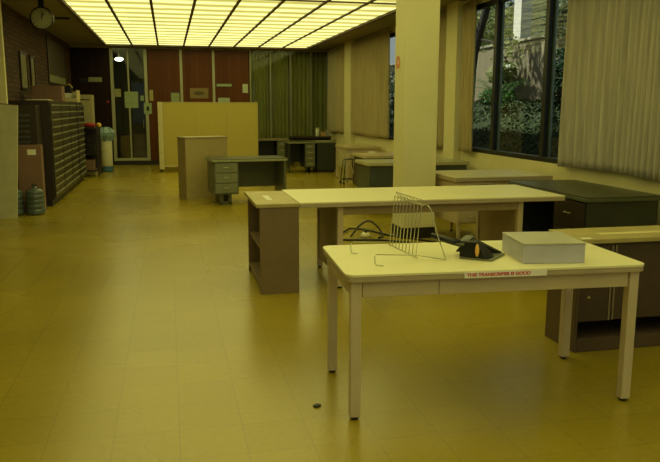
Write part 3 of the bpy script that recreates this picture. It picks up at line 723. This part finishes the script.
frame('largest tall dark picture with pale mat on the brick wall, above the brown carton', 16.5, 19.2, 2.06, 3.02, dk, .16)
# clock
t = thing('wall_clock', 'round pale faced clock in a black rim hanging near the ceiling over the brick wall', 'clock', (-1.83, 12.0, 2.885))
Mx = Matrix.Rotation(R(90), 4, 'X')
MB().lathe([(.155, -.035), (.172, -.03), (.172, .03), (.155, .036), (.152, .02), (.15, -.02)], 40, Mx).build('rim', black, t, smooth=False)
MB().lathe([(.150, .021), (.150, .030)], 40, Mx).build('dial', mat('aged clock face', (.34, .33, .19), .3), t)
mk = MB()
for k in range(12):
    M_ = Matrix.Rotation(R(30 * k), 4, 'Y'); mk.box(-.004, -.032, .115, .004, -.0305, .138, M_)
mk.build('hour_marks', black, t)
MB().box(-.006, -.036, -.02, .006, -.033, .085, Matrix.Rotation(R(20), 4, 'Y')).build('hour_hand', black, t)
MB().box(-.004, -.040, -.02, .004, -.037, .12, Matrix.Rotation(R(8), 4, 'Y')).build('minute_hand', black, t)
MB().box(-.04, -.02, .172, .04, .02, HC - 2.886).build('bracket', black, t)
tag(MB().box(-2.02, 14.28, HC - .03, -1.70, 14.36, HC - .001).build('ceiling_vent', black), 'short dark vent slot in the ceiling right of the clock', 'vent')

# ------------------------------------------------ papers and plaques on the back wall
def sheet(name, label, cat, x0, z1, x1, z0, col, y=YB - .006, frm=False, inner=None, group='notices on the back wall'):
    t = thing(name, label, cat, (x0, y, z0), 0, group)
    MB().box(0, 0, 0, x1 - x0, .004, z1 - z0).build('sheet', mat(name + '_' + '%.2f%.2f' % (x0, z1), col, .6, var=.12, scale=12), t)
    if frm:
        f = MB(); W, H = x1 - x0, z1 - z0; k = .02
        f.box(-k, -.006, -k, W + k, .003, 0).box(-k, -.006, H, W + k, .003, H + k).box(-k, -.006, 0, 0, .003, H).box(W, -.006, 0, W + k, .003, H).build('frame', dark_side, t)
    if inner: inner(t, x1 - x0, z1 - z0)
pg, pyel = (.30, .38, .20), (.38, .34, .12)
sheet('notice', 'large pale green notice taped on the middle of the glazed door', 'notice', -1.13, 1.97, -.78, 1.54, pg, y=YB - .03)
sheet('notice', 'yellowish notice on the left pane of the glazed door', 'notice', -1.38, 2.04, -1.22, 1.83, (.33, .32, .14))
sheet('notice', 'smallest green notice on the glazed door, right of the large one', 'notice', -.72, 1.87, -.63, 1.73, pg)
sheet('notice', 'yellow notice on the wood panel just right of the glazed door', 'notice', -.48, 2.02, -.38, 1.73, pyel)
def dot(t, W, H): MB().box(W * .35, -.003, H * .3, W * .65, -.0005, H * .7).build('printed_square', black, t)
sheet('notice', 'green notice with a dark square at the right door post, below the yellow one', 'notice', -.64, 1.67, -.43, 1.38, pg, y=YB - .05, inner=dot)
sheet('small_picture', 'small green picture low on the wood panel above the partition', 'picture', .09, 1.95, .32, 1.67, (.30, .36, .18), frm=True)
def eye(t, W, H):
    MB().lathe([(.001, 0), (.11, 0), (.11, .003), (.001, .003)], 24, Matrix.Translation((W / 2, -.001, H / 2)) @ Matrix.Rotation(R(90), 4, 'X') @ Matrix.Diagonal((1.3, .5, 1, 1))).build('oval_mark', mat('dark oval print', (.10, .08, .03), .6), t)
sheet('poster', 'wide tan poster with a dark oval in the middle of the wood wall', 'poster', .60, 2.08, 1.10, 1.80, (.24, .17, .06), inner=eye)
sheet('name_plate', 'long thin green name plate high on the right wood panel', 'sign', 1.33, 2.20, 1.74, 2.13, (.34, .42, .22), frm=True)
sheet('notice', 'pale notice below the thin name plate, at the top of the partition', 'notice', 1.36, 1.82, 1.68, 1.62, (.40, .48, .34))
sheet('notice', 'white notice at the right edge of the wood wall by the olive curtains', 'notice', 2.04, 2.20, 2.19, 1.96, (.50, .55, .38))
t = thing('wall_plaque', 'dark bracket with a pale plaque on the dark wood left of the door', 'plaque', (-2.04, YB - .03, 2.22))
MB().box(-.22, 0, -.02, .0, .028, .10).build('bracket', black, t); MB().box(.005, 0, 0, .35, .028, .12).build('plate', mat('pale plaque', (.30, .31, .18), .5), t)
tag(MB().lathe([(.03, 0), (.03, .012)], 16, Matrix.Translation((-1.565, YB - .002, 1.70)) @ Matrix.Rotation(R(90), 4, 'X')).build('red_button', mat('red plastic button', (.55, .04, .03), .4)), 'small red button on the dark wood left of the glazed door', 'button')

# back corner shelf with clutter
t = thing('low_shelf', 'dark low shelf under the sheer curtain in the back right corner', 'shelf', (3.25, 19.3, 0))
MB().box(0, 0, .74, 1.10, .5, .78).build('top', darkbrown, t); MB().box(.02, .02, 0, .05, .48, .739).build('side_panel', darkbrown, t)
MB().box(1.05, .02, 0, 1.08, .48, .739).build('side_panel', darkbrown, t); MB().box(.051, .45, .1, 1.049, .47, .739).build('back_panel', darkbrown, t)
t = thing('white_jar', 'white upright jar on the dark shelf in the back right corner', 'jar', (3.98, 19.42, .781))
MB().lathe([(.05, 0), (.055, .01), (.055, .2), (.04, .22)], 20).build('jar_body', mat('white glaze', (.66, .66, .48), .4), t, smooth=True)
MB().lathe([(.042, .221), (.042, .245)], 18).build('lid', alu, t)
tag(MB().box(0, 0, 0, .14, .12, .13).build('small_box', mat('tan box', (.45, .3, .12)), loc=(4.07, 19.4, .781), bevel=.004), 'small tan box on the back corner shelf next to the white jar', 'box')
tag(MB().box(0, 0, 0, .10, .12, .17).build('small_box', mat('grey box', (.34, .34, .26)), loc=(4.23, 19.4, .781), bevel=.004), 'small grey box at the right end of the back corner shelf', 'box')
# small papers on the desk behind
tag(MB().box(0, 0, 0, .12, .10, .03).build('note_pad', paper, loc=(3.46, 12.3, .752)), 'small white pad on the tan topped desk left of the column', 'note pad')

# ------------------------------------------------ garden outside the right wall
grass = mat('garden grass', (.022, .036, .007), .95, var=.85, scale=7)
def ground():
    bm = bmesh.new(); xs = [XR + .2 + .45 * i for i in range(28)]; ys = [-4 + .6 * j for j in range(66)]; rnd = random.Random(5); g = []
    for x in xs:
        row = []
        for y in ys:
            u = x - XR
            z = .35 + 1.35 * min(1, max(0, (u - .5) / 4.0)) + .05 * max(0, u - 4.5) + rnd.uniform(-.04, .04)
            row.append(bm.verts.new((x, y, z)))
        g.append(row)
    for i in range(len(xs) - 1):
        for j in range(len(ys) - 1): bm.faces.new((g[i][j], g[i + 1][j], g[i + 1][j + 1], g[i][j + 1]))
    me = bpy.data.meshes.new('garden_ground'); bm.to_mesh(me); bm.free(); me.materials.append(grass)
    for f in me.polygons: f.use_smooth = True
    o = bpy.data.objects.new('garden_ground', me); C.objects.link(o); struct(o)
ground()
def leaves(mb, c, rad, n, size, rnd, flat=1):
    for _ in range(n):
        while 1:
            q = Vector((rnd.uniform(-1, 1), rnd.uniform(-1, 1), rnd.uniform(-1, 1)))
            if q.length < 1: break
        p = Vector(c) + Vector((q.x * rad[0], q.y * rad[1], q.z * rad[2]))
        M = Matrix.Translation(p) @ Matrix.Rotation(rnd.uniform(0, 6.28), 4, 'Z') @ Matrix.Rotation(rnd.uniform(-.9, .9), 4, 'X') @ Matrix.Rotation(rnd.uniform(-.6, .6), 4, 'Y')
        s = size * rnd.uniform(.6, 1.4)
        mb.hull([M @ Vector(v) for v in ((0, -s, 0), (s * .4, 0, s * .12), (0, s, 0), (-s * .4, 0, s * .12))], [(0, 1, 2, 3)])
gc = MB(); gr = random.Random(77)
for _ in range(17000):
    x = gr.uniform(5.0, 9.2); y = gr.uniform(7, 26)
    if math.sin(x * 2.1 + y * 1.3) + math.sin(y * 2.7 - x) + gr.uniform(-1, 1) < -.6: continue
    z = .35 + 1.35 * min(1, max(0, (x - XR - .5) / 4.0)) + .05
    leaves(gc, (x, y, z), (.05, .05, .04), 1, .055, gr)
go = gc.build('ground_ivy', mat('ivy leaf green', (.045, .075, .014), .7, var=.7, scale=1.2)); tag(go, 'low ivy leaves covering the sloping garden bank outside', 'ground cover'); go['kind'] = 'stuff'
f = MB().box(9.5, 8, .9, 9.7, 34, 3.35).build('fence_boards', FENCE)
fr = thing('garden_fence', 'tall weathered board fence beyond the garden bank', 'fence', (0, 0, 0)); f.parent = fr
MB().box(9.45, 8, 3.36, 9.75, 34, 3.42).build('cap_rail', mat('pale cap rail', (.45, .40, .30), .8), fr)

leafA = mat('bright leaf green', (.07, .17, .035), .55, var=.5, scale=3, trans=.3)
leafB = mat('dark leaf green', (.022, .06, .02), .55, var=.5, scale=3, trans=.2)
leafC = mat('yellow green leaf', (.26, .30, .09), .55, var=.4, scale=3, trans=.3)
bark = mat('dark bark', (.045, .035, .028), .9, var=.4, scale=10, bump=.5)
def bush(label, x, y, z, rad, n, size, m, seed, name='bush', cat='bush'):
    rnd = random.Random(seed); t = thing(name, label, cat, (x, y, z), 0, 'shrubs in the garden')
    mb = MB(); leaves(mb, (0, 0, rad[2] * .8), rad, n, size, rnd); mb.build('foliage', m, t)
    st = MB()
    for k in range(5): st.tube([(0, 0, 0), (rnd.uniform(-.3, .3) * rad[0], rnd.uniform(-.3, .3) * rad[1], rad[2])], [.025, .01], 6)
    st.build('stems', bark, t)
bush('dark leafy shrub against the fence behind the right mullion', 8.8, 14.9, 1.7, (.45, .7, .7), 1500, .07, leafB, 1)
bush('low bright green shrub at the foot of the fence, left pane', 8.8, 21.5, 1.65, (.4, 1.2, .5), 1300, .07, leafA, 2)
bush('sprawling green ground cover along the fence in the middle pane', 9.0, 18.9, 1.72, (.3, 1.1, .22), 700, .07, leafA, 3)
bush('dark bush close to the glass at the right end of the garden window', 6.6, 11.3, .9, (.35, .35, .95), 900, .055, leafB, 4)
bush('dark green bush seen through the narrow slit left of the column', 7.5, 23.6, 1.4, (.7, 1.4, .9), 1600, .08, leafB, 6)
bush('pale green bush above the fence through the slit window', 11.2, 31.5, 2.4, (.8, 2.4, 1.6), 1500, .12, leafA, 8)
# fern
rnd = random.Random(11); t = thing('fern', 'large green fern with arching fronds behind the left mullion', 'fern', (8.1, 16.9, 1.5), 0, 'shrubs in the garden')
mb = MB()
for k in range(16):
    a = k * 2 * math.pi / 16 + rnd.uniform(-.2, .2); L = rnd.uniform(.7, 1.0)
    for s in range(14):
        u = s / 14; r_ = L * u; z = .75 * math.sin(u * 2.3) * L + .05; wd = .20 * (1 - u) + .03
        p = Vector((math.cos(a) * r_, math.sin(a) * r_, z)); side = Vector((-math.sin(a), math.cos(a), -.25)); fw = Vector((math.cos(a), math.sin(a), 0)) * .03
        for sg in (1, -1):
            sd = Vector((-math.sin(a) * sg, math.cos(a) * sg, -.3))
            mb.hull([p - fw * .7, p + sd * wd + fw, p + fw * .7], [(0, 1, 2)])
mb.build('fronds', leafA, t); MB().lathe([(.06, 0), (.05, .08), (.02, .12)], 10).build('crown', bark, t)
# leaning tree
t = thing('leaning_tree', 'dark tree trunk leaning across the left pane of the garden window', 'tree', (8.0, 18.35, 1.45), 0)
MB().tube([(0, .25, -.1), (0, .1, .9), (0, -.1, 1.6), (0, -.75, 2.6), (0, -1.2, 3.6), (.1, -1.5, 4.6)], [.16, .14, .12, .10, .09, .06], 10).build('trunk', bark, t, smooth=True)
MB().tube([(0, -.75, 2.6), (.1, .0, 3.4), (.2, .6, 4.2)], [.06, .05, .03], 8).tube([(0, -.3, 1.9), (.1, -1.0, 1.75), (.15, -1.8, 1.2)], [.035, .025, .012], 8).build('branch', bark, t, smooth=True)
mb = MB(); rr = random.Random(21)
leaves(mb, (.3, -1.4, 1.5), (.3, .7, .5), 70, .11, rr); leaves(mb, (.1, .2, 3.2), (.9, 1.3, .8), 420, .10, rr); leaves(mb, (.4, .3, 2.1), (.4, .8, .5), 160, .09, rr)
mb.build('foliage', leafC, t)
# broad-leafed climber
bush('pale leafed climber spilling over the fence top, middle pane', 9.2, 19.0, 2.2, (.16, 1.0, .35), 190, .12, leafC, 15)
bush('dark climber hanging on the fence right of the middle pane', 9.22, 16.0, 3.3, (.13, .9, .45), 420, .08, leafB, 16)
# slatted terrace behind the fence
t = thing('slatted_terrace', 'green brown slatted terrace screen rising behind the fence', 'screen', (14, 15, 1.0))
sm = mat('mossy slats', (.12, .125, .05), .8, var=.4, scale=4)
mb = MB()
for k in range(11): mb.box(0, 4.0, 1.9 + k * .26, .12, 17.5, 2.12 + k * .26)
mb.build('slats', sm, t)
for y in (6, 9, 12, 15): MB().box(.13, y, 0, .25, y + .12, 4.8).build('post', bark, t)
t = thing('white_post', 'tall white post standing behind the fence, middle pane of the garden window', 'post', (12.2, 23.95, 1.5))
MB().box(0, 0, 0, .42, .55, 6.5).build('shaft', mat('white plaster post', (.80, .76, .68), .7), t); MB().box(-.05, -.05, 0, .5, .67, .3).build('plinth', alu, t)
bush('light green tree crown above the fence left of the white post', 12.6, 27.8, 3.4, (1, 2.2, 1.5), 1300, .13, leafC, 30, 'tree_crown', 'tree')
bush('dark green tree crown high behind the slats', 17.0, 30.5, 5.0, (1.5, 3, 2.0), 1200, .18, leafB, 31, 'tree_crown', 'tree')
